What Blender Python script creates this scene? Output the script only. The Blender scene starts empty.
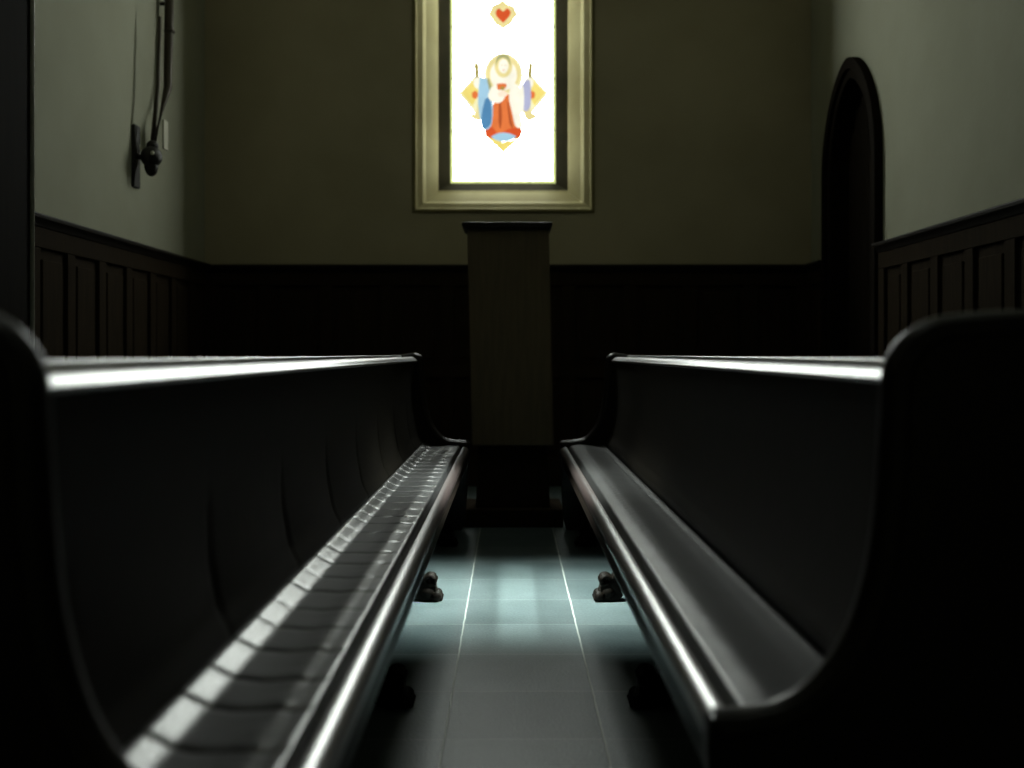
import bpy, bmesh, math, random
from mathutils import Vector, Matrix
random.seed(4)
PI = math.pi
C = bpy.context.scene.collection
scn = bpy.context.scene

# ------------------------------------------------------------------ camera, world, light, exposure
EYE = 0.95
F = 1100.0                                   # focal length in pixels of a 1024 wide frame
cam_d = bpy.data.cameras.new('camera')
cam = bpy.data.objects.new('camera', cam_d); C.objects.link(cam)
cam.location = (0, 0, EYE); cam.rotation_euler = (PI/2, 0, 0)
cam_d.sensor_width = 36.0; cam_d.lens = F/1024*36.0
cam_d.shift_x = 2/1024; cam_d.shift_y = -30/1024
cam_d.clip_start = 0.02
cam_d.dof.use_dof = True; cam_d.dof.focus_distance = 4.0; cam_d.dof.aperture_fstop = 2.0
scn.camera = cam
scn.view_settings.view_transform = 'Standard'; scn.view_settings.look = 'None'
scn.view_settings.gamma = 1.0; scn.view_settings.use_curve_mapping = False
scn.view_settings.exposure = 0.0
scn.cycles.use_denoising = True
scn.cycles.max_bounces = 8
scn.cycles.sample_clamp_indirect = 6.0
world = bpy.data.worlds.new('world'); scn.world = world; world.use_nodes = True
world.node_tree.nodes['Background'].inputs[0].default_value = (0.35, 0.42, 0.40, 1)
world.node_tree.nodes['Background'].inputs[1].default_value = 0.3

def area(name, loc, rot, sx, sy, power, col, spread=180):
    d = bpy.data.lights.new(name, 'AREA'); d.shape = 'RECTANGLE'; d.size = sx; d.size_y = sy
    d.energy = power; d.color = col; d.spread = math.radians(spread)
    o = bpy.data.objects.new(name, d); C.objects.link(o); o.location = loc; o.rotation_euler = rot
    return o
# added lamps: side beams for the floor patch, soft fill below the closed ceiling
for sx in (-1, 1):                            # added narrow beams, set at the unseen window_2 and window_3
    lx, lz = (-2.16 if sx < 0 else 2.13), 4.95
    area('floor_patch_beam', (lx, 4.30, lz), (0, math.atan2(lx + sx*0.10, lz), 0), 0.60, 0.95, 21, (0.82, 0.94, 0.91), 10)
area('ceiling_fill', (0.0, 4.4, 5.60), (0, 0, 0), 1.6, 1.6, 7, (0.86, 0.95, 0.85), 150)  # added fill lamp, no roof opening above it

# ------------------------------------------------------------------ materials
def mat(name, col, rough=0.5, spec=0.5, noise=0, nscale=8.0, col2=None, bump=0, bscale=60.0, metallic=0.0, stretch=(1, 1, 1), coat=0):
    m = bpy.data.materials.new(name); m.use_nodes = True
    nt = m.node_tree; b = nt.nodes['Principled BSDF']
    b.inputs['Base Color'].default_value = (*col, 1)
    b.inputs['Roughness'].default_value = rough
    b.inputs['Specular IOR Level'].default_value = spec
    b.inputs['Metallic'].default_value = metallic
    b.inputs['Coat Weight'].default_value = coat
    b.inputs['Coat Roughness'].default_value = 0.25
    tc = nt.nodes.new('ShaderNodeTexCoord'); mp = nt.nodes.new('ShaderNodeMapping')
    mp.inputs['Scale'].default_value = stretch
    nt.links.new(tc.outputs['Object'], mp.inputs['Vector'])
    if col2:
        n = nt.nodes.new('ShaderNodeTexNoise'); n.inputs['Scale'].default_value = nscale; n.inputs['Detail'].default_value = 6
        nt.links.new(mp.outputs[0], n.inputs['Vector'])
        r = nt.nodes.new('ShaderNodeValToRGB')
        r.color_ramp.elements[0].position = 0.35; r.color_ramp.elements[1].position = 0.65
        r.color_ramp.elements[0].color = (*col, 1); r.color_ramp.elements[1].color = (*col2, 1)
        nt.links.new(n.outputs['Fac'], r.inputs[0]); nt.links.new(r.outputs[0], b.inputs['Base Color'])
    if bump:
        n = nt.nodes.new('ShaderNodeTexNoise'); n.inputs['Scale'].default_value = bscale; n.inputs['Detail'].default_value = 5
        nt.links.new(mp.outputs[0], n.inputs['Vector'])
        bu = nt.nodes.new('ShaderNodeBump'); bu.inputs['Strength'].default_value = bump; bu.inputs['Distance'].default_value = 0.004
        nt.links.new(n.outputs['Fac'], bu.inputs['Height']); nt.links.new(bu.outputs[0], b.inputs['Normal'])
    return m

def emit(name, col, s):
    m = bpy.data.materials.new(name); m.use_nodes = True
    nt = m.node_tree; nt.nodes.clear()
    e = nt.nodes.new('ShaderNodeEmission'); o = nt.nodes.new('ShaderNodeOutputMaterial')
    n = nt.nodes.new('ShaderNodeTexNoise'); n.inputs['Scale'].default_value = 9; n.inputs['Detail'].default_value = 3
    tc = nt.nodes.new('ShaderNodeTexCoord'); nt.links.new(tc.outputs['Object'], n.inputs['Vector'])
    r = nt.nodes.new('ShaderNodeValToRGB')
    r.color_ramp.elements[0].position = 0.3; r.color_ramp.elements[1].position = 0.7
    r.color_ramp.elements[0].color = (*[c*0.86 for c in col], 1); r.color_ramp.elements[1].color = (*col, 1)
    nt.links.new(n.outputs['Fac'], r.inputs[0]); nt.links.new(r.outputs[0], e.inputs[0])
    e.inputs[1].default_value = s
    nt.links.new(e.outputs[0], o.inputs[0])
    return m

M_wall = mat('limewashed_plaster', (0.30, 0.300, 0.220), 0.9, 0.1, nscale=1.6, col2=(0.335, 0.335, 0.25), bump=0.25, bscale=25)
M_wallb = mat('warm_lit_plaster', (0.36, 0.315, 0.195), 0.9, 0.1, nscale=1.6, col2=(0.41, 0.36, 0.23), bump=0.25, bscale=25)  # side wall plaster with the warmer light on the back wall mixed into its colour
M_stone = mat('window_stone', (0.175, 0.15, 0.062), 0.8, 0.1, nscale=4, col2=(0.21, 0.185, 0.082), bump=0.15, bscale=40)
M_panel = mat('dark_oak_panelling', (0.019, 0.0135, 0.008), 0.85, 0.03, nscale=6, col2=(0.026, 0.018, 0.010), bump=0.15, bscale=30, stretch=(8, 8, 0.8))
M_casing = mat('dark_oak_casing', (0.012, 0.009, 0.006), 0.5, 0.18, nscale=6, col2=(0.017, 0.012, 0.008), stretch=(8, 8, 0.8))
M_pew = mat('polished_dark_walnut', (0.007, 0.005, 0.003), 0.36, 0.35, nscale=5, col2=(0.012, 0.007, 0.005), bump=0.05, bscale=40, stretch=(14, 1, 14))
M_rail = mat('polished_rail_walnut', (0.024, 0.010, 0.007), 0.36, 1.0, nscale=5, col2=(0.034, 0.014, 0.010), bump=0.02, bscale=30, stretch=(14, 1, 14), coat=1.0)
M_rail.node_tree.nodes['Principled BSDF'].inputs['Coat IOR'].default_value = 2.5
M_rail.node_tree.nodes['Principled BSDF'].inputs['Coat Roughness'].default_value = 0.29
M_leather = mat('black_leather', (0.018, 0.018, 0.018), 0.29, 0.8, nscale=12, col2=(0.026, 0.025, 0.024), bump=0.16, bscale=220)
M_leather2 = mat('worn_black_leather', (0.016, 0.015, 0.014), 0.36, 0.38, nscale=12, col2=(0.022, 0.021, 0.020), bump=0.2, bscale=220)
M_backl = mat('dark_back_leather', (0.011, 0.009, 0.006), 0.5, 0.09, nscale=12, col2=(0.015, 0.012, 0.008), bump=0.3, bscale=160)
M_stud = mat('worn_brass_stud', (0.35, 0.33, 0.28), 0.35, 0.5, metallic=1.0)
M_pier = mat('blackened_oak_pier', (0.007, 0.005, 0.003), 0.8, 0.03, nscale=6, col2=(0.010, 0.007, 0.004), stretch=(8, 8, 0.8))
M_foot = mat('blackened_foot_oak', (0.004, 0.003, 0.002), 0.55, 0.08, nscale=9, col2=(0.008, 0.006, 0.004))
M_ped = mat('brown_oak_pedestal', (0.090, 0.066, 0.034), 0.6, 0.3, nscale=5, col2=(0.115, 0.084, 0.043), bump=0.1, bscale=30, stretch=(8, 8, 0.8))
M_iron = mat('black_iron', (0.02, 0.018, 0.014), 0.5, 0.5, metallic=0.5)
M_bronze = mat('aged_bronze', (0.05, 0.042, 0.028), 0.45, 0.5, metallic=0.6)
M_pale = mat('pale_tag', (0.55, 0.53, 0.42), 0.8, 0.2)
M_wframe = mat('aged_window_frame', (0.024, 0.021, 0.010), 0.8, 0.05, nscale=6, col2=(0.034, 0.029, 0.014))
M_lead = mat('lead_came', (0.20, 0.20, 0.16), 0.6, 0.3)
M_ceil = mat('ceiling_plaster', (0.33, 0.31, 0.24), 0.9, 0.2)
G_clear = emit('clear_daylit_glass', (0.93, 1.0, 0.94), 16)

def glass(name, col, s=1.0): return emit(name, col, s)
G = dict(gold2=glass('soft_gold_glass', (1.0, 0.86, 0.38), 0.95), gold=glass('gold_glass', (1.0, 0.82, 0.22)), pale=glass('pale_gold_glass', (1.0, 0.95, 0.55), 1.05),
         red=glass('red_glass', (0.78, 0.11, 0.03)), orange=glass('orange_glass', (0.88, 0.22, 0.06), 1.0),
         blue=glass('blue_glass', (0.10, 0.28, 0.50), 1.0), lblue=glass('light_blue_glass', (0.42, 0.68, 0.85), 1.0),
         cream=glass('cream_glass', (1.0, 0.97, 0.80), 1.1), skin=glass('skin_glass', (1.0, 0.80, 0.62), 1.15),
         lilac=glass('lilac_glass', (0.50, 0.52, 0.72), 1.0), border=glass('yellow_border_glass', (0.85, 0.95, 0.35), 1.0),
         torch=glass('ochre_glass', (0.62, 0.52, 0.16), 0.7), fold=glass('shaded_orange_glass', (0.62, 0.13, 0.04), 0.8), olive=glass('olive_line_glass', (0.55, 0.55, 0.25), 0.8), brown=glass('brown_glass', (0.50, 0.34, 0.08), 1.0), dred=glass('deep_red_glass', (0.62, 0.08, 0.04), 1.0))

# ------------------------------------------------------------------ mesh helpers
def obj(name, bm, m, parent=None, smooth=False, bevel=0, seg=2, sub=0, angle=40):
    me = bpy.data.meshes.new(name)
    bmesh.ops.recalc_face_normals(bm, faces=bm.faces)
    bm.to_mesh(me); bm.free()
    me.materials.append(m)
    if smooth:
        for p in me.polygons: p.use_smooth = True
    o = bpy.data.objects.new(name, me); C.objects.link(o)
    if bevel:
        md = o.modifiers.new('bevel', 'BEVEL'); md.width = bevel; md.segments = seg; md.limit_method = 'ANGLE'; md.angle_limit = math.radians(angle)
        for p in me.polygons: p.use_smooth = True
        md.harden_normals = True
    if sub:
        md = o.modifiers.new('sub', 'SUBSURF'); md.levels = sub; md.render_levels = sub
    if parent: o.parent = parent
    return o
def empty(name, loc, label=None, cat=None, group=None, kind=None):
    o = bpy.data.objects.new(name, None); C.objects.link(o); o.location = loc
    tag(o, label, cat, group, kind); return o
def tag(o, label=None, cat=None, group=None, kind=None):
    if label: o['label'] = label
    if cat: o['category'] = cat
    if group: o['group'] = group
    if kind: o['kind'] = kind
    return o
def box(bm, x0, x1, y0, y1, z0, z1):
    vs = [bm.verts.new(p) for p in ((x0,y0,z0),(x1,y0,z0),(x1,y1,z0),(x0,y1,z0),(x0,y0,z1),(x1,y0,z1),(x1,y1,z1),(x0,y1,z1))]
    for f in ((0,3,2,1),(4,5,6,7),(0,1,5,4),(1,2,6,5),(2,3,7,6),(3,0,4,7)): bm.faces.new([vs[i] for i in f])
def B(*a):
    bm = bmesh.new(); box(bm, *a); return bm
def extr(bm, pts, axis, a0, a1):
    """closed 2D outline extruded along an axis; pts are (x,z) for axis y, (y,z) for axis x, (x,y) for axis z"""
    def P(p, a):
        return {'y': (p[0], a, p[1]), 'x': (a, p[0], p[1]), 'z': (p[0], p[1], a)}[axis]
    A = [bm.verts.new(P(p, a0)) for p in pts]; Bv = [bm.verts.new(P(p, a1)) for p in pts]
    n = len(pts)
    bm.faces.new(A); bm.faces.new(Bv[::-1])
    for i in range(n): bm.faces.new((A[i], A[(i+1) % n], Bv[(i+1) % n], Bv[i]))
def tube(bm, pts, rad, n=10, cap=True, fixed=None):
    rings = []
    pts = [Vector(p) for p in pts]
    for i, p in enumerate(pts):
        t = (pts[min(i+1, len(pts)-1)] - pts[max(i-1, 0)]).normalized()
        up = Vector((0, 0, 1)) if abs(t.z) < 0.9 else Vector((0, 1, 0))
        if fixed: up = Vector(fixed)
        a = t.cross(up).normalized(); b = t.cross(a).normalized()
        r = rad[i] if isinstance(rad, (list, tuple)) else rad
        rings.append([bm.verts.new(p + a*r*math.cos(2*PI*k/n) + b*r*math.sin(2*PI*k/n)) for k in range(n)])
    for i in range(len(rings)-1):
        for k in range(n): bm.faces.new((rings[i][k], rings[i][(k+1) % n], rings[i+1][(k+1) % n], rings[i+1][k]))
    if cap:
        bm.faces.new(rings[0]); bm.faces.new(rings[-1][::-1])
def smooth_curve(pts, n=8):
    """Catmull-Rom through the points"""
    out = []
    for i in range(len(pts)-1):
        p0 = pts[max(i-1, 0)]; p1 = pts[i]; p2 = pts[i+1]; p3 = pts[min(i+2, len(pts)-1)]
        for k in range(n):
            t = k/n
            out.append(tuple(0.5*((2*p1[j]) + (-p0[j]+p2[j])*t + (2*p0[j]-5*p1[j]+4*p2[j]-p3[j])*t*t + (-p0[j]+3*p1[j]-3*p2[j]+p3[j])*t**3) for j in range(len(p1))))
    out.append(tuple(pts[-1])); return out
def ellip(bm, c, r, seg=16, rings=10):
    m = Matrix.Translation(c) @ Matrix.Diagonal((*r, 1))
    bmesh.ops.create_uvsphere(bm, u_segments=seg, v_segments=rings, radius=1, matrix=m)

# ------------------------------------------------------------------ the room
XL, XR, YB, YF, HC = -2.20, 2.17, 7.93, -1.6, 5.6
WT = 0.34                                            # wall thickness at the window
S = 1/1100.0
def px(x, y, d): return ((x-510)*d*S, EYE + (354-y)*d*S)
WX0, WZ0 = px(414, 211, YB)[0], px(414, 211, YB)[1]
WX1 = px(593, 211, YB)[0]
WZ1 = 4.75
GY = YB + 0.30
GX0, GZ0 = px(449, 185, GY)
GX1 = px(557, 185, GY)[0]
GZ1 = WZ1 - 0.22
# floor with tile joints
def tile_material():
    m = bpy.data.materials.new('slate_floor_tiles'); m.use_nodes = True
    nt = m.node_tree; b = nt.nodes['Principled BSDF']; L = nt.links
    tc = nt.nodes.new('ShaderNodeTexCoord')
    def math_(op, a, b_=None, c=None):
        n = nt.nodes.new('ShaderNodeMath'); n.operation = op
        for i, v in enumerate((a, b_, c)):
            if v is None: continue
            if isinstance(v, (int, float)): n.inputs[i].default_value = v
            else: L.new(v, n.inputs[i])
        return n.outputs[0]
    sep = nt.nodes.new('ShaderNodeSeparateXYZ'); L.new(tc.outputs['Object'], sep.inputs[0])
    wob = nt.nodes.new('ShaderNodeTexNoise'); wob.inputs['Scale'].default_value = 14; L.new(tc.outputs['Object'], wob.inputs['Vector'])
    w = math_('MULTIPLY', math_('SUBTRACT', wob.outputs['Fac'], 0.5), 0.006)
    TX, TY = 0.394, 0.385
    def joint(coord, off, T, half):
        t = math_('ADD', math_('ADD', coord, w), off + 40*T)
        fr = math_('MODULO', t, T)
        d = math_('MINIMUM', fr, math_('SUBTRACT', T, fr))       # distance to the nearest joint
        r = nt.nodes.new('ShaderNodeMapRange'); r.inputs['From Min'].default_value = half*0.5; r.inputs['From Max'].default_value = half
        r.inputs['To Min'].default_value = 1; r.inputs['To Max'].default_value = 0
        L.new(d, r.inputs['Value']); return r.outputs[0], t
    jx, tx = joint(sep.outputs['X'], 0.162, TX, 0.0036)
    jy, ty = joint(sep.outputs['Y'], -3.483, TY, 0.0036)
    ix = math_('FLOOR', math_('DIVIDE', tx, TX)); iy = math_('FLOOR', math_('DIVIDE', ty, TY))
    comb = nt.nodes.new('ShaderNodeCombineXYZ'); L.new(ix, comb.inputs[0]); L.new(iy, comb.inputs[1])
    wn = nt.nodes.new('ShaderNodeTexWhiteNoise'); L.new(comb.outputs[0], wn.inputs['Vector'])
    n1 = nt.nodes.new('ShaderNodeTexNoise'); n1.inputs['Scale'].default_value = 5; n1.inputs['Detail'].default_value = 8; L.new(tc.outputs['Object'], n1.inputs['Vector'])
    n2 = nt.nodes.new('ShaderNodeTexNoise'); n2.inputs['Scale'].default_value = 110; n2.inputs['Detail'].default_value = 3; L.new(tc.outputs['Object'], n2.inputs['Vector'])
    v = math_('ADD', math_('MULTIPLY', n1.outputs['Fac'], 0.5), math_('ADD', math_('MULTIPLY', wn.outputs['Value'], 0.25), math_('MULTIPLY', math_('SUBTRACT', n2.outputs['Fac'], 0.2), 0.65)))
    cr = nt.nodes.new('ShaderNodeValToRGB'); L.new(v, cr.inputs[0])
    cr.color_ramp.elements[0].position = 0.25; cr.color_ramp.elements[0].color = (0.028, 0.042, 0.043, 1)
    cr.color_ramp.elements[1].position = 0.85; cr.color_ramp.elements[1].color = (0.120, 0.152, 0.150, 1)
    mx = nt.nodes.new('ShaderNodeMix'); mx.data_type = 'RGBA'
    L.new(cr.outputs[0], mx.inputs['A']); mx.inputs['B'].default_value = (0.36, 0.38, 0.34, 1)
    jj = math_('MAXIMUM', jx, math_('MULTIPLY', jy, 0.42)); L.new(jj, mx.inputs['Factor'])
    L.new(mx.outputs['Result'], b.inputs['Base Color'])
    b.inputs['Roughness'].default_value = 0.42; b.inputs['Specular IOR Level'].default_value = 0.35
    h = math_('SUBTRACT', math_('ADD', math_('MULTIPLY', n2.outputs['Fac'], 0.35), math_('MULTIPLY', n1.outputs['Fac'], 0.3)), math_('MULTIPLY', math_('MAXIMUM', jx, jy), 0.15))
    bu = nt.nodes.new('ShaderNodeBump'); bu.inputs['Strength'].default_value = 0.8; bu.inputs['Distance'].default_value = 0.004
    L.new(h, bu.inputs['Height']); L.new(bu.outputs[0], b.inputs['Normal'])
    return m
tag(obj('floor', B(XL-.3, XR+.3, YF-.3, YB+.3, -0.10, 0.0), tile_material()), kind='structure')
tag(obj('ceiling', B(XL-.3, XR+.3, YF-.3, YB+.4, HC+.02, HC+.15), M_ceil), kind='structure')
tag(obj('wall_left', B(XL-.25, XL, YF, YB+.0, 0, HC+.02), M_wall), kind='structure')
tag(obj('wall_front', B(XL-.25, XR+.25, YF-.25, YF, 0, HC+.02), M_wall), kind='structure')
# right wall with the door opening
DY0, DY1 = 6.53, 7.37
DSPR, DTOP = 2.12, 2.69                              # spring and top of the round arch
def arch(y0, y1, zs, zt, n=20, pw=1.0):
    """outline of an arched opening from floor to floor (y,z)"""
    c = (y0+y1)/2; h = (y1-y0)/2
    return [(y1, 0)] + [(c + h*(1 if k < n/2 else -1)*abs(math.cos(PI*k/n))**1.2, zs + (zt-zs)*math.sin(PI*k/n)**pw) for k in range(n+1)] + [(y0, 0)]
bm = bmesh.new()
op = arch(DY0, DY1, DSPR, DTOP)
# wall around the arch: rectangles before and behind, wedge strips above
box(bm, XR, XR+.25, YF, DY0, 0, HC+.02); box(bm, XR, XR+.25, DY1, YB, 0, HC+.02)
for a, b_ in zip(op[1:-2], op[2:-1]):
    extr(bm, [(a[0], a[1]), (a[0], HC+.02), (b_[0], HC+.02), (b_[0], b_[1])], 'x', XR, XR+.25)
bmesh.ops.remove_doubles(bm, verts=bm.verts, dist=1e-5)
tag(obj('wall_right', bm, M_wall), kind='structure')
# back wall with the window opening
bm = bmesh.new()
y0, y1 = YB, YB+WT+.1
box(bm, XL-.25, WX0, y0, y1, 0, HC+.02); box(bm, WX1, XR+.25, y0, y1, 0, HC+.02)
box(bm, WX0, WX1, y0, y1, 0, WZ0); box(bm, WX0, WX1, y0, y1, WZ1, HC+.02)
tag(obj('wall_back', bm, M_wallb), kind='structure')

# ------------------------------------------------------------------ window with splayed stone reveal
win = empty('window_1', ((WX0+WX1)/2, GY, GZ0), kind='structure')
def wobj(name, bm, m, parent=None, **k):
    bmesh.ops.translate(bm, verts=bm.verts, vec=-Vector(win.location))
    return obj(name, bm, m, parent or win, **k)
bm = bmesh.new()
def ring(inset, y):
    a, b_, c, d = inset
    return [(a, y, c), (b_, y, c), (b_, y, d), (a, y, d)]
def lerp(t): return (WX0+(GX0-WX0)*t, WX1+(GX1-WX1)*t, WZ0+(GZ0-WZ0)*t, WZ1+(GZ1-WZ1)*t)
e = 0.012
rings = [ring((WX0-e, WX1+e, WZ0-e, WZ1+e), YB+.001), ring((WX0-e, WX1+e, WZ0-e, WZ1+e), YB-.014), ring((WX0+.012, WX1-.012, WZ0+.012, WZ1-.012), YB-.014),
         ring(lerp(.10), YB+.004), ring(lerp(.26), YB+.035), ring(lerp(.34), YB+.085), ring(lerp(.62), YB+.17), ring(lerp(.70), YB+.20),
         ring((GX0-.116, GX1+.116, GZ0-.053, GZ1+.035), GY-.085), ring((GX0-.116, GX1+.116, GZ0-.053, GZ1+.03), GY+.03),
         ring((WX0-e, WX1+e, WZ0-e, WZ1+e), GY+.03)]
V = [[bm.verts.new(p) for p in r] for r in rings]
for i in range(len(V)):
    a, b_ = V[i], V[(i+1) % len(V)]
    for k in range(4): bm.faces.new((a[k], a[(k+1) % 4], b_[(k+1) % 4], b_[k]))
wobj('reveal', bm, M_stone, bevel=0.006, seg=3, angle=10)
# dark metal frame holding the glass
bm = bmesh.new(); fa, fb = .118, .055
for a, q in ((GX0-fa, GX0+.012), (GX1+fa, GX1-.012)):
    extr(bm, [(a, GY-.085), (q, GY-.012), (q, GY+.02), (a, GY+.02)], 'z', GZ0-fb, GZ1+.02)
extr(bm, [(GY-.07, GZ0-fb), (GY-.012, GZ0+.012), (GY+.02, GZ0+.012), (GY+.02, GZ0-fb)], 'x', GX0-fa, GX1+fa)
box(bm, GX0-fa, GX1+fa, GY-.03, GY+.02, GZ1-.01, GZ1+.05)
wobj('window_frame', bm, M_wframe, bevel=0.004)
wobj('pane', B(GX0, GX1, GY, GY+.006, GZ0, GZ1), G_clear)
# coloured glass pieces, from photo pixels at the plane of the glass
def gp(x, y): return px(x, y, GY)
lay = [0]
def piece(name, pts, m, parent, sm=0):
    if sm: pts = smooth_curve(pts + [pts[0]], sm)[:-1]
    lay[0] += 1
    yy = GY - .0010 - lay[0]*0.00035
    bm = bmesh.new(); extr(bm, [gp(*p) for p in pts], 'y', yy, yy + .0009)
    bmesh.ops.triangulate(bm, faces=bm.faces)
    return wobj(name, bm, m, None) if parent is None else wobj2(name, bm, m, parent)
def wobj2(name, bm, m, parent):
    bmesh.ops.translate(bm, verts=bm.verts, vec=-Vector(win.location))
    return obj(name, bm, m, parent)
def circ(cx, cy, r, n=24, ry=None): return [(cx + r*math.cos(2*PI*k/n), cy + (ry or r)*math.sin(2*PI*k/n)) for k in range(n)]
# border strip of yellowish glass and the lead bars
bm = bmesh.new(); bw = .02
for a in ((GX0+.012, GX0+.012+bw), (GX1-.012-bw, GX1-.012)): box(bm, a[0], a[1], GY-.0012, GY, GZ0+.008, GZ1-.01)
box(bm, GX0+.01, GX1-.01, GY-.0012, GY, GZ0+.012, GZ0+.012+bw)
wobj('border_glass', bm, G['border'])
cames = bmesh.new()
for yy in (183-52*k for k in range(1, 10)):
    z = gp(0, yy)[1]
    if z > GZ1-.05: break
    for a, b_ in ((GX0+.008, GX0+.045), (GX1-.045, GX1-.008)): box(cames, a, b_, GY-.007, GY, z-.003, z+.003)
for xx in (503, 477, 530):
    x = gp(xx, 0)[0]; box(cames, x-.003, x+.003, GY-.007, GY, GZ0+.005, GZ0+.03)
wobj('lead_came', cames, M_lead)
heart = piece('heart_emblem', [(503, 0), (507, 4), (514, 6), (515, 12), (518, 15), (514, 19), (511, 24), (507, 25), (503, 29), (499, 25), (495, 24), (492, 19), (488, 15), (491, 12), (492, 6), (499, 4)], G['gold2'], None)
piece('heart', [(503, 23), (496.5, 16), (496, 11.5), (499, 8.5), (503, 11.5), (507, 8.5), (510.5, 11.5), (509.5, 16)], G['red'], heart, 4)
fig = piece('saint_figure', circ(503.5, 75, 19.5, 28, 22), G['pale'], None)            # halo is the body of the emblem
piece('halo_ring', circ(503.5, 74, 17, 28, 19), G['gold2'], fig)
piece('halo_inside', circ(503.5, 75, 13.5, 28, 15.5), G['cream'], fig)
for s in (-1, 1):
    cx = 503.5
    f = lambda x: cx + s*x
    piece('lozenge', [(f(45), 93.5), (f(27), 74), (f(21), 93), (f(27), 115)], G['pale'], fig)
    piece('lozenge_gold', [(f(42), 93), (f(30), 81), (f(24), 93), (f(31), 106)], G['gold'], fig)
    piece('lozenge_fruit', circ(f(28.5), 95, 3.2, 12, 4), G['orange'], fig)
    piece('torch', [(f(29.5), 63), (f(25), 63), (f(26.3), 68), (f(25.6), 73), (f(23), 86), (f(26.5), 86), (f(29), 73), (f(28.6), 68)], G['torch'], fig)
    piece('wing', circ(f(25), 83, 5, 12, 6), G['cream'], fig, 0)
    piece('scroll_base', [(f(19), 105), (f(25), 103), (f(27), 112), (f(34), 116), (f(25), 121), (f(20), 114)], G['gold2'], fig, 3)
piece('side_robe', [(522, 84), (529, 80), (531, 92), (530, 108), (524, 111), (521, 98)], G['lilac'], fig, 3)
piece('side_robe_lining', [(520, 84), (523, 86), (524, 98), (523, 113), (520, 110)], G['cream'], fig, 3)
piece('gown', [(494, 97), (500, 94), (509, 95), (514, 105), (518, 124), (522, 130), (519, 138), (503, 140), (487, 138), (485, 130), (491, 122)], G['orange'], fig, 4)
piece('gown_hem', [(485, 130), (492, 127), (498, 134), (505, 131), (513, 128), (522, 130), (519, 138), (503, 139), (488, 138)], G['red'], fig, 3)
piece('gown_fold', [(499, 101), (500.5, 100), (502, 116), (500.5, 129), (498.5, 120)], G['fold'], fig, 3)
piece('gown_fold', [(507, 101), (508.5, 104), (511, 118), (513, 128), (509.5, 124), (508, 112)], G['fold'], fig, 3)
piece('cloak', [(480, 77), (488, 80), (492, 92), (493, 108), (491, 126), (483, 130), (480, 118), (478, 100)], G['lblue'], fig, 4)
piece('cloak_shade', [(485, 100), (489, 98), (491.5, 108), (491, 124), (483, 129), (481.5, 116)], G['blue'], fig, 3)
piece('cloak_edge', [(487, 80), (489, 79), (493, 92), (494, 99), (491, 96)], G['olive'], fig, 3)
piece('sleeve', [(491, 88), (497, 84), (502, 90), (505, 97), (500, 103), (492, 102), (488, 96)], G['cream'], fig, 4)
piece('veil', [(511, 84), (519, 86), (521, 100), (520, 120), (524, 127), (516, 127), (512, 112), (509, 98)], G['cream'], fig, 4)
piece('bodice', [(497, 84), (506, 84), (505, 89), (498, 90)], G['orange'], fig, 3)
piece('hair', circ(503.5, 66, 9, 20, 12), G['gold2'], fig)
piece('hair_parting', [(495.5, 68), (497, 58), (503, 54.5), (509, 57), (511, 67), (508, 61), (503, 58), (498, 61)], G['olive'], fig, 3)
piece('face', circ(503.5, 66.5, 5.0, 18, 7.2), G['cream'], fig)
for s in (-1, 1): piece('eye', circ(503.5+s*2, 65.5, .7, 8, .45), G['brown'], fig)
piece('mouth', circ(503.5, 70.4, 1.1, 8, .4), G['orange'], fig)
piece('hands', [(498, 93), (503, 91), (508, 94), (505, 97), (499, 97)], G['skin'], fig, 3)
piece('sacred_brooch', circ(502.5, 88.8, 2.2, 8, 2.0), G['brown'], fig)
piece('foot_cloud', [(491, 137), (497, 134), (503, 133), (510, 134), (516, 137), (510, 141), (503, 142), (497, 141)], G['lblue'], fig, 3)
piece('foot_point', [(486, 137), (496, 141), (503, 142.5), (511, 141), (521, 137), (503.5, 153)], G['gold'], fig)

# unseen glowing panes on the side walls, added as source for the floor beams
M_cl = emit('added_pane_glow', (0.72, 0.90, 0.88), 0.9)
for n, sx in ((2, -1), (3, 1)):
    wx = XL if sx < 0 else XR
    o = obj('window_%d' % n, B(*sorted((wx, wx-sx*.02)), 3.82, 4.62, 4.40, 5.40), M_cl); tag(o, kind='structure')
    bm = bmesh.new(); a, b_ = sorted((wx, wx-sx*.03))
    for q in ((3.76, 3.83, 4.33, 5.47), (4.61, 4.68, 4.33, 5.47), (3.83, 4.61, 4.33, 4.41), (3.83, 4.61, 5.39, 5.47), (4.205, 4.235, 4.41, 5.39)): box(bm, a, b_, *q)
    obj('window_frame', bm, M_casing, o, bevel=.004)

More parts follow.
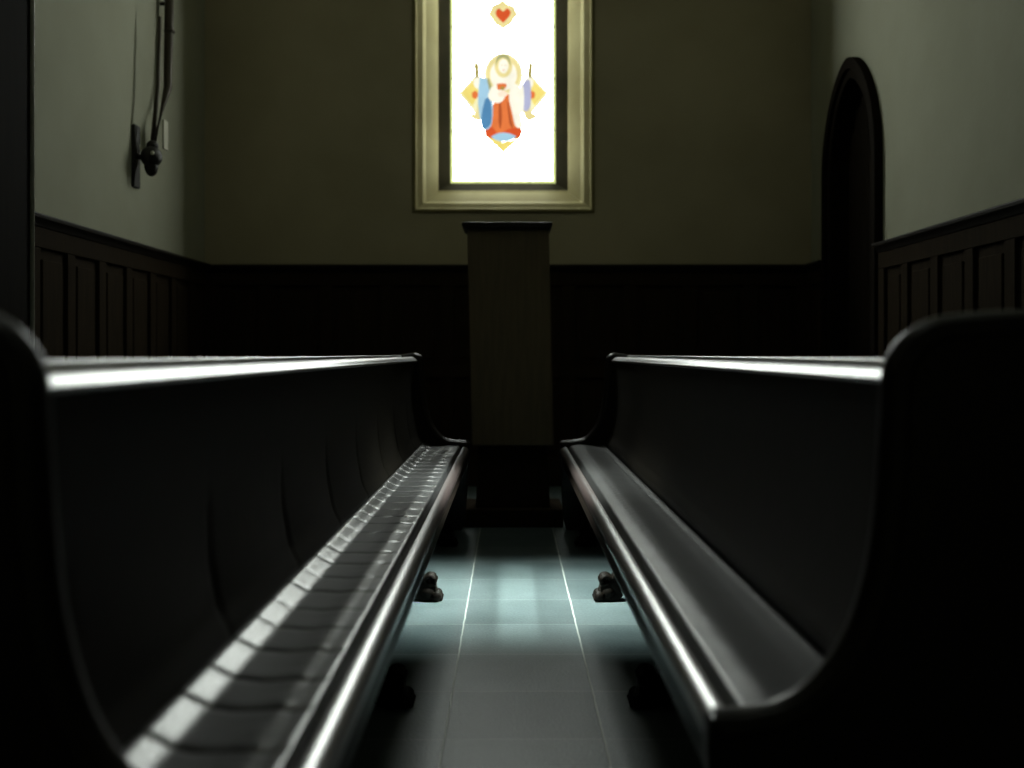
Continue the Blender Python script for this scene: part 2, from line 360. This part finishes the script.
# ------------------------------------------------------------------ wainscot (dark panelling with cap rail)
RZ = EYE + 89*YB*S
T = 0.045
def wainscot(name, p0, p1, nx, skip0=0):
    """frame-and-panel boarding along a wall from p0 to p1 (floor points), nx = inward normal"""
    p0, p1, nx = Vector(p0), Vector(p1), Vector(nx)
    Ld = (p1-p0).length; d = (p1-p0).normalized()
    M4 = Matrix(((d.x, nx.x, 0, p0.x), (d.y, nx.y, 0, p0.y), (0, 0, 1, 0), (0, 0, 0, 1)))
    def put(bm, nm, m, par, **k):
        bmesh.ops.transform(bm, matrix=M4, verts=bm.verts)
        return obj(nm, bm, m, par, **k)
    bm = bmesh.new()
    box(bm, 0, Ld, 0, .014, 0, RZ-.03)
    n = max(1, round(Ld/.42)); w = Ld/n
    box(bm, 0, Ld, .014, T-.012, 0, .20); box(bm, 0, Ld, .014, T-.012, RZ-.15, RZ-.03); box(bm, 0, Ld, .014, T-.012, .78, .87)
    for i in range(n+1):
        c = min(max(i*w, .05), Ld-.05)
        for a, b_ in ((.20, .78), (.87, RZ-.15)): box(bm, c-.05, c+.05, .014, T-.012, a, b_)
    root = put(bm, name, M_panel, None, bevel=.004)
    tag(root, kind='structure')
    bm = bmesh.new()
    for i in range(n):
        a = i*w+(.11 if i == 0 else .06); b_ = (i+1)*w-(.11 if i == n-1 else .06)
        if b_-a < .08: continue
        for z0, z1 in ((.22, .76), (.89, RZ-.17)):
            box(bm, a+.03, b_-.03, .012, .026, z0+.03, z1-.03)
    put(bm, 'raised_panel', M_panel, root, bevel=.008)
    bm = bmesh.new()
    prof = [(0, RZ-.055), (T-.006, RZ-.055), (T+.004, RZ-.035), (T+.022, RZ-.022), (T+.026, RZ-.006), (T+.018, RZ), (0, RZ)]
    extr(bm, prof, 'x', 0, Ld)
    put(bm, 'cap_rail', M_casing, root, bevel=.003)
    return root
wainscot('trim_1', (XL, YF, 0), (XL, YB, 0), (1, 0, 0))
wainscot('trim_2', (XR, YF, 0), (XR, DY0-.14, 0), (-1, 0, 0))
wainscot('trim_3', (XR, DY1+.14, 0), (XR, YB, 0), (-1, 0, 0))
wainscot('trim_4', (XL, YB, 0), (XR, YB, 0), (0, -1, 0))

# dark timber pier at the left edge of the view
px0, py0 = -1.632, 3.75
bm = bmesh.new(); box(bm, XL+.0, px0, 3.35, py0, 0, HC)
pier = tag(obj('trim_5', bm, M_pier, bevel=.012, seg=3), kind='structure')
bm = bmesh.new(); tube(bm, [(px0+.002, py0+.000, .02), (px0+.002, py0+.000, HC-.02)], .009, 12)
obj('edge_bead', bm, mat('edge_highlight_pale', (0.75, 0.73, 0.64), 0.4, 0.5), pier, smooth=True)  # pale colour stands for window light caught on the pier's edge

# ------------------------------------------------------------------ arched door in the right wall
door = empty('door_1', (XR, (DY0+DY1)/2, 0), kind='structure')
def dobj(name, bm, m, par=None, **k):
    bmesh.ops.translate(bm, verts=bm.verts, vec=-Vector(door.location)); return obj(name, bm, m, par or door, **k)
def archring(x0, x1, oy, iy):
    bm = bmesh.new()
    O = arch(DY0-oy, DY1+oy, DSPR, DTOP+oy, 28); I = arch(DY0-iy, DY1+iy, DSPR, DTOP+iy, 28)
    for i in range(len(O)-1):
        q = [O[i], O[i+1], I[i+1], I[i]]
        A = [bm.verts.new((x0, *p)) for p in q]; D = [bm.verts.new((x1, *p)) for p in q]
        bm.faces.new(A); bm.faces.new(D[::-1])
        bm.faces.new((A[0], A[1], D[1], D[0])); bm.faces.new((A[2], A[3], D[3], D[2]))
        if i == 0: bm.faces.new((A[3], A[0], D[0], D[3]))
        if i == len(O)-2: bm.faces.new((A[1], A[2], D[2], D[1]))
    bmesh.ops.remove_doubles(bm, verts=bm.verts, dist=1e-5)
    return bm
dobj('casing', archring(XR-.050, XR+.01, .13, .055), M_pier, bevel=.008, seg=3)
dobj('inner_moulding', archring(XR-.030, XR+.14, .056, -.005), M_pier, bevel=.008, seg=3)
bm = bmesh.new(); A = arch(DY0+.035, DY1-.035, DSPR, DTOP-.035, 28)
extr(bm, A, 'x', XR+.10, XR+.14)
leaf = dobj('door_leaf', bm, M_pier, bevel=.004)
bm = bmesh.new()
for k in range(6):
    yy = DY0+.035 + (k+.5)*(DY1-DY0-.07)/6
    h = DSPR + (DTOP-DSPR)*math.sqrt(max(0, 1-((yy-(DY0+DY1)/2)/((DY1-DY0)/2))**2)) - .08
    box(bm, XR+.088, XR+.101, yy-.065, yy+.065, .02, h)
dobj('plank', bm, M_pier, leaf, bevel=.005)
bm = bmesh.new()
tube(bm, [(XR+.075+.0*math.cos(a), DY0+.16+.035*math.cos(a), 1.05+.035*math.sin(a)) for a in [2*PI*k/16 for k in range(17)]], .006, 8, False)
dobj('ring_handle', bm, M_iron, leaf, smooth=True)

# ------------------------------------------------------------------ pews facing each other across the aisle
# cross section: u = distance outward from the aisle line, h = height
def end_profile(lip, far=False):
    c = smooth_curve([(lip-.008, .462), (lip+.05, .466), (lip+.10, .480), (lip+.145, .515), (lip+.185, .575), (lip+.212, .66), (lip+.226, .76), (lip+.232, .86),
                      (lip+.236, .925), (lip+.252, .962), (lip+.285, .988), (lip+.33, .998), (lip+.42, 1.003), (lip+.50, .995), (lip+.56, .96), (lip+.58, .90)], 5)
    if far:
        c = smooth_curve([(lip-.008, .478), (lip+.06, .480), (lip+.12, .492), (lip+.155, .52), (lip+.195, .575), (lip+.222, .66), (lip+.236, .76), (lip+.242, .86),
                          (lip+.246, .915), (lip+.258, .938), (lip+.285, .950), (lip+.33, .944), (lip+.40, .935), (lip+.44, .93), (lip+.46, .90), (lip+.47, .86)], 5)
    return c + [(lip+.58, 0.0), (lip+.03, 0.0), (lip+.012, .06), (lip-.004, .30), (lip-.012, .42)]
def pew(s, lip, y0, y1, label, kind):
    root = empty('pew', (s*(lip+.28), (y0+y1)/2, 0), label, 'pew', 'long pews facing each other across the aisle')
    def put(nm, bm, m, par=None, **k):
        bmesh.ops.translate(bm, verts=bm.verts, vec=-Vector(root.location)); return obj(nm, bm, m, par or root, **k)
    L = lambda pts: [(s*(lip+u), h) for u, h in pts]
    # end panels
    for a, b_ in ((y0-.05, y0), (y1, y1+.05)):
        far = a > 3; off = .02 if s < 0 and not far else 0; P = end_profile(off, far); bm = bmesh.new(); extr(bm, L(P), 'y', a, b_)
        ep = put('end_panel', bm, M_pew, bevel=.014, seg=4, angle=35)
        # rolled moulding following the arm and back edge
        bm = bmesh.new(); mid = (a+b_)/2
        Q = P[1:75]; rr = .0268; rp = []
        for i in range(len(Q)):
            p, q = Q[max(i-1, 0)], Q[min(i+1, len(Q)-1)]
            dx, dz = q[0]-p[0], q[1]-p[1]; l = math.hypot(dx, dz)
            rp.append((s*(lip+Q[i][0]+dz/l*.020), mid, Q[i][1]-dx/l*.020))
        tube(bm, rp, rr, 16, True, (0, 1, 0))
        put('edge_roll', bm, M_pew, ep, smooth=True)
    # cushion, a height field
    nu, nv = 44, int((y1-y0)/.0055)
    U0, U1 = .030, .252
    bm = bmesh.new(); rows = []
    sp = .152 if kind == 'ribbed' else .155
    rnd = random.Random(7 if kind == 'ribbed' else 9)
    ph = [rnd.uniform(-.01, .01) for _ in range(200)]; am = [rnd.uniform(.6, 1.2) for _ in range(200)]
    for j in range(nv+1):
        y = y0 + (y1-y0)*j/nv; row = []
        for i in range(nu+1):
            t = i/nu; u = U0 + (U1-U0)*t
            e = min(t, 1-t)
            h = .438 + .018*(1-(1-min(1, e/.10))**2)          # rounded edges
            if kind == 'ribbed':
                ss = min(1, max(0, (t-.70)/.27)); ss = ss*ss*(3-2*ss)
                h += .020*ss - .012*max(0, 1-t/.07)**1.5 + .0018*math.exp(-((t-.30)/.09)**2)
                yy = y + .012*math.sin(t*3.6+.4) + .003*math.sin(t*17+y*3)
                k = int((yy-y0)/sp); f = (yy-y0)/sp - k
                a = am[k % 200]; q = abs(f-.5-ph[k % 200]*7)*sp
                seam = math.exp(-(q/.0045)**2)*.0040*a + math.exp(-(q/.016)**2)*.0016*a
                h -= seam*(1-math.exp(-((t-1.0)/.10)**2)*.5)*min(1, t/.2)
                h += .0008*a*math.exp(-((t-.27)/.06)**2)*math.exp(-((q-.018)/.012)**2)
                h += .00025*math.sin(yy*95+t*6)*math.exp(-((t-.3)/.15)**2)
            else:
                sa = min(1, max(0, (t-.06)/.24)); sb = min(1, max(0, (t-.31)/.40))
                h += .0068*sa*sa*(3-2*sa) - .0068*sb*sb*(3-2*sb) + .0022*math.exp(-((t-.90)/.05)**2) - .008*max(0, 1-t/.10)
                for tc_, w_ in ((.30, .035), (.80, .025)):
                    k = int((y-y0)/.062); f = (y-y0)/.062 - k
                    h += -.0020*am[k % 200]*min(1, max(0, (y-2.3)/1.4))*math.exp(-((t-tc_)/w_)**2)*math.exp(-((f-.5)/.20)**2)
                h += .0004*math.sin(y*31+t*4)*math.sin(t*7+y*3)
            row.append(bm.verts.new((s*(lip+u), y, h)))
        rows.append(row)
    for j in range(nv):
        for i in range(nu): bm.faces.new((rows[j][i], rows[j][i+1], rows[j+1][i+1], rows[j+1][i]))
    # skirt down to the seat board
    bot = [[bm.verts.new((v.co.x, v.co.y, .405)) for v in (r[0], r[-1])] for r in rows]
    for j in range(nv):
        bm.faces.new((rows[j][0], rows[j+1][0], bot[j+1][0], bot[j][0]))
        bm.faces.new((rows[j][-1], bot[j][1], bot[j+1][1], rows[j+1][-1]))
    cu = put('seat_cushion', bm, M_leather if kind == 'ribbed' else M_leather2, smooth=True)
    # seat board and front rail (rounded lip) with fascia
    put('seat_board', B(*sorted((s*(lip+.02), s*(lip+.29))), y0, y1, .375, .405), M_pew)
    bm = bmesh.new()
    lipc = smooth_curve([(.000, .412), (-.006, .420), (-.007, .430), (-.003, .439), (.006, .4465), (.017, .4505), (.027, .4510)], 5)
    prof = [(.004, .405)] + lipc + [(.029, .405)]
    extr(bm, L(prof), 'y', y0, y1)
    put('front_rail', bm, M_rail, bevel=.001, angle=60)
    bm = bmesh.new()
    extr(bm, L([(.003, .408), (.028, .408), (.028, .368), (.020, .362), (.004, .362), (-.002, .368), (-.002, .378), (.003, .384)]), 'y', y0, y1)
    put('apron', bm, M_pew, bevel=.002)
    # back: concave board with leather, top rail and rear ledge
    face = smooth_curve([(.252, .40), (.252, .45), (.258, .49), (.270, .545), (.283, .62), (.290, .72), (.290, .82), (.287, .906)], 6)
    bm = bmesh.new(); nv2 = int((y1-y0)/.03); rows = []
    seams = [y0 + .60*k + .10 for k in range(9)]
    for j in range(nv2*2+1):
        y = y0 + (y1-y0)*j/(nv2*2); row = []
        for q, (u, h) in enumerate(face):
            g = 0
            if kind == 'ribbed':
                for sy in seams:
                    dy = y - sy - .10*(h-.45)**2*4
                    g += .007*math.exp(-(dy/.010)**2)*max(0, 1-abs(h-.54)/.22)
                g -= .010*math.sin(PI*((y-seams[0]) % .60)/.60)*max(0, 1-abs(h-.56)/.16)
            g -= .012*math.exp(-((h-.475)/.028)**2)            # roll at the foot of the back
            row.append(bm.verts.new((s*(lip+u+g), y, h)))
        rows.append(row)
    for j in range(len(rows)-1):
        for i in range(len(face)-1): bm.faces.new((rows[j][i], rows[j][i+1], rows[j+1][i+1], rows[j+1][i]))
    bl = put('backrest', bm, M_backl, smooth=True)
    bm = bmesh.new()
    extr(bm, L([(.300, .34), (.300, .89), (.360, .89), (.360, .20), (.335, .20), (.335, .34)]), 'y', y0, y1)
    put('back_board', bm, M_pew)
    bm = bmesh.new()
    pr = smooth_curve([(.277, .906), (.271, .909), (.270, .914), (.274, .9180), (.284, .9275), (.297, .9335), (.311, .9340), (.328, .930), (.346, .920)], 5)
    extr(bm, L(pr + [(.350, .906)]), 'y', y0, y1)
    put('top_rail', bm, M_rail, bevel=.001, angle=60)
    bm = bmesh.new()
    extr(bm, L([(.356, .88), (.356, .9395), (.358, .9425), (.362, .943), (.372, .943), (.376, .941), (.376, .88)]), 'y', y0, y1)
    put('rear_ledge', bm, M_rail, bevel=.003, angle=60)
    # carved legs with scrolled paw feet
    fo = .040 if s > 0 else .026
    for fy in (2.98, 4.25, 5.45):
        bm = bmesh.new()
        th = .034
        out = smooth_curve([(.035, .37), (.045, .30), (.085, .22), (.100, .15), (.080, .095), (.052, .062), (.030, .060)], 5)
        inn = smooth_curve([(.030, .0), (.075, .0), (.115, .02), (.145, .10), (.150, .20), (.150, .37)], 4)
        extr(bm, L([(p[0]+fo, p[1]) for p in out + inn]), 'y', fy-th, fy+th)
        leg = put('leg', bm, M_foot, bevel=.007, seg=3)
        bm = bmesh.new()
        # paw: ball with four toes and a scroll behind
        bmesh.ops.create_uvsphere(bm, u_segments=18, v_segments=12, radius=1, matrix=Matrix.Translation((s*(lip+fo+.062), fy, .034)) @ Matrix.Diagonal((.040, .044, .034, 1)))
        for q in range(4):
            ty = fy - .036 + .024*q
            ellip(bm, (s*(lip+fo+.028), ty, .020), (.020, .0135, .020), 12, 8)
            ellip(bm, (s*(lip+fo+.014), ty, .011), (.011, .007, .009), 10, 6)
        put('paw_foot', bm, M_foot, leg, smooth=True)
        bm = bmesh.new()
        sc = [(s*(lip+fo+.050+.024*(1-a/9)*math.cos(a)), fy, .076+.024*(1-a/9)*math.sin(a)) for a in [k*.45 for k in range(17)]]
        for off in (-.028, 0, .028): tube(bm, [(p[0], p[1]+off, p[2]) for p in sc], .0095, 8)
        put('leaf_scroll', bm, M_foot, leg, smooth=True)
        # rear leg
        bm = bmesh.new(); extr(bm, L([(.30, 0), (.345, 0), (.340, .20), (.335, .375), (.295, .375), (.292, .20)]), 'y', fy-th, fy+th)
        put('leg', bm, M_pew, bevel=.006)
    return root
pew(-1, .228, 1.16, 5.92, 'long dark pew left of the aisle, leather seat crossed by ribbed seams', 'ribbed')
pew(1, .276, 1.52, 5.92, 'long dark pew right of the aisle, smooth leather seat with two stitched rows', 'smooth')

# ------------------------------------------------------------------ pedestal at the head of the aisle
PY = 6.25
ped = empty('pedestal', (0.0, PY, 0), 'tall brown wooden pedestal with a flat cap standing below the stained glass window', 'pedestal')
def pobj(nm, bm, m, par=None, **k):
    bmesh.ops.translate(bm, verts=bm.verts, vec=-Vector(ped.location)); return obj(nm, bm, m, par or ped, **k)
def frust(bm, x0, x1, X0, X1, y0, y1, Y0, Y1, z0, z1):
    lo = [bm.verts.new(p) for p in ((x0, y0, z0), (x1, y0, z0), (x1, y1, z0), (x0, y1, z0))]
    hi = [bm.verts.new(p) for p in ((X0, Y0, z1), (X1, Y0, z1), (X1, Y1, z1), (X0, Y1, z1))]
    bm.faces.new(lo[::-1]); bm.faces.new(hi)
    for k in range(4): bm.faces.new((lo[k], lo[(k+1) % 4], hi[(k+1) % 4], hi[k]))
f0 = PY-.18
s_ = f0*S
bx0, bx1 = (472-510)*s_, (554-510)*s_; tx0, tx1 = (467-510)*s_, (549-510)*s_
zt = EYE+(354-230)*s_; zb = EYE-(446-354)*s_
bm = bmesh.new(); frust(bm, bx0, bx1, tx0, tx1, f0, PY+.16, f0, PY+.16, zb, zt)
pobj('shaft', bm, M_ped, bevel=.008, seg=3)
bm = bmesh.new()
frust(bm, tx0, tx1, tx0-.022, tx1+.016, f0, PY+.16, f0-.02, PY+.18, zt, zt+.02)
box(bm, tx0-.028, tx1+.018, f0-.025, PY+.185, zt+.02, zt+.042)
pobj('cap', bm, M_casing, bevel=.005)
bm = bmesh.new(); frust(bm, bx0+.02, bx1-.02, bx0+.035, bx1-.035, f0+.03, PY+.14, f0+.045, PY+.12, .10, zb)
pobj('shaded_base', bm, M_panel, bevel=.006)  # dark material stands for shade on the pedestal's lower part
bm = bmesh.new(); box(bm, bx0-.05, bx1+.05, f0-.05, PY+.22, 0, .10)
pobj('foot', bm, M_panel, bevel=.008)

# ------------------------------------------------------------------ hanging lamp tackle on the left wall
HY = 6.66
fx = empty('hanging_candle_bracket', (XL, HY, 0), 'dark hanging bracket with two rods and a round knob on the left wall', 'wall fixture')
def fobj(nm, bm, m, par=None, **k):
    bmesh.ops.translate(bm, verts=bm.verts, vec=-Vector(fx.location)); return obj(nm, bm, m, par or fx, **k)
def wz(y, d=HY): return EYE+(354-y)*d*S
bm = bmesh.new(); tube(bm, [(XL+.06, HY+.26, wz(-60)), (XL+.06, HY+.24, wz(20)), (XL+.065, HY+.20, wz(80)), (XL+.08, HY-.15, wz(150, HY-.15))], [.028, .030, .026, .020], 12)
fobj('main_rod', bm, M_bronze, smooth=True)
for y, r in ((-20, .040), (20, .036)):
    bm = bmesh.new(); ellip(bm, (XL+.063, HY+.24, wz(y)), (r, r, .02))
    fobj('collar', bm, M_bronze, smooth=True)
bm = bmesh.new(); tube(bm, [(XL+.11, HY-.10, wz(22)), (XL+.11, HY-.13, wz(90)), (XL+.10, HY-.21, wz(150, HY-.2))], [.010, .013, .014], 10)
fobj('thin_rod', bm, M_bronze, smooth=True)
bm = bmesh.new(); ellip(bm, (XL+.10, HY-.22, wz(157, HY-.22)), (.062, .068, .062), 20, 14)
ellip(bm, (XL+.10, HY-.22, wz(166, HY-.22)), (.04, .04, .062), 16, 10); ellip(bm, (XL+.10, HY-.20, wz(146, HY-.2)), (.035, .035, .035), 16, 10)
kn = fobj('round_knob', bm, M_iron, smooth=True)
bm = bmesh.new(); ellip(bm, (XL+.128, HY-.285, wz(153, HY-.28)), (.010, .012, .012), 12, 8)
fobj('pale_stud', bm, M_pale, kn, smooth=True)
bm = bmesh.new(); box(bm, XL, XL+.02, HY-.27, HY-.17, wz(188, HY-.2), wz(126, HY-.2)); fobj('shadow_plate', bm, M_iron, bevel=.005)  # dark strip in place of the bracket's cast shadow on the wall
bm = bmesh.new(); box(bm, XL+.10, XL+.112, HY-.02, HY+.06, wz(149), wz(120)); fobj('pale_card', bm, M_pale, bevel=.002)
bm = bmesh.new(); tube(bm, [(XL, HY+.26, wz(-10)), (XL+.06, HY+.26, wz(-10))], .012, 8)
fobj('wall_pin', bm, M_iron, smooth=True); bm = bmesh.new()
tube(bm, [(XL, HY-.22, wz(157, HY-.22)), (XL+.08, HY-.22, wz(157, HY-.22))], .015, 8)
fobj('wall_pin', bm, M_iron, smooth=True)
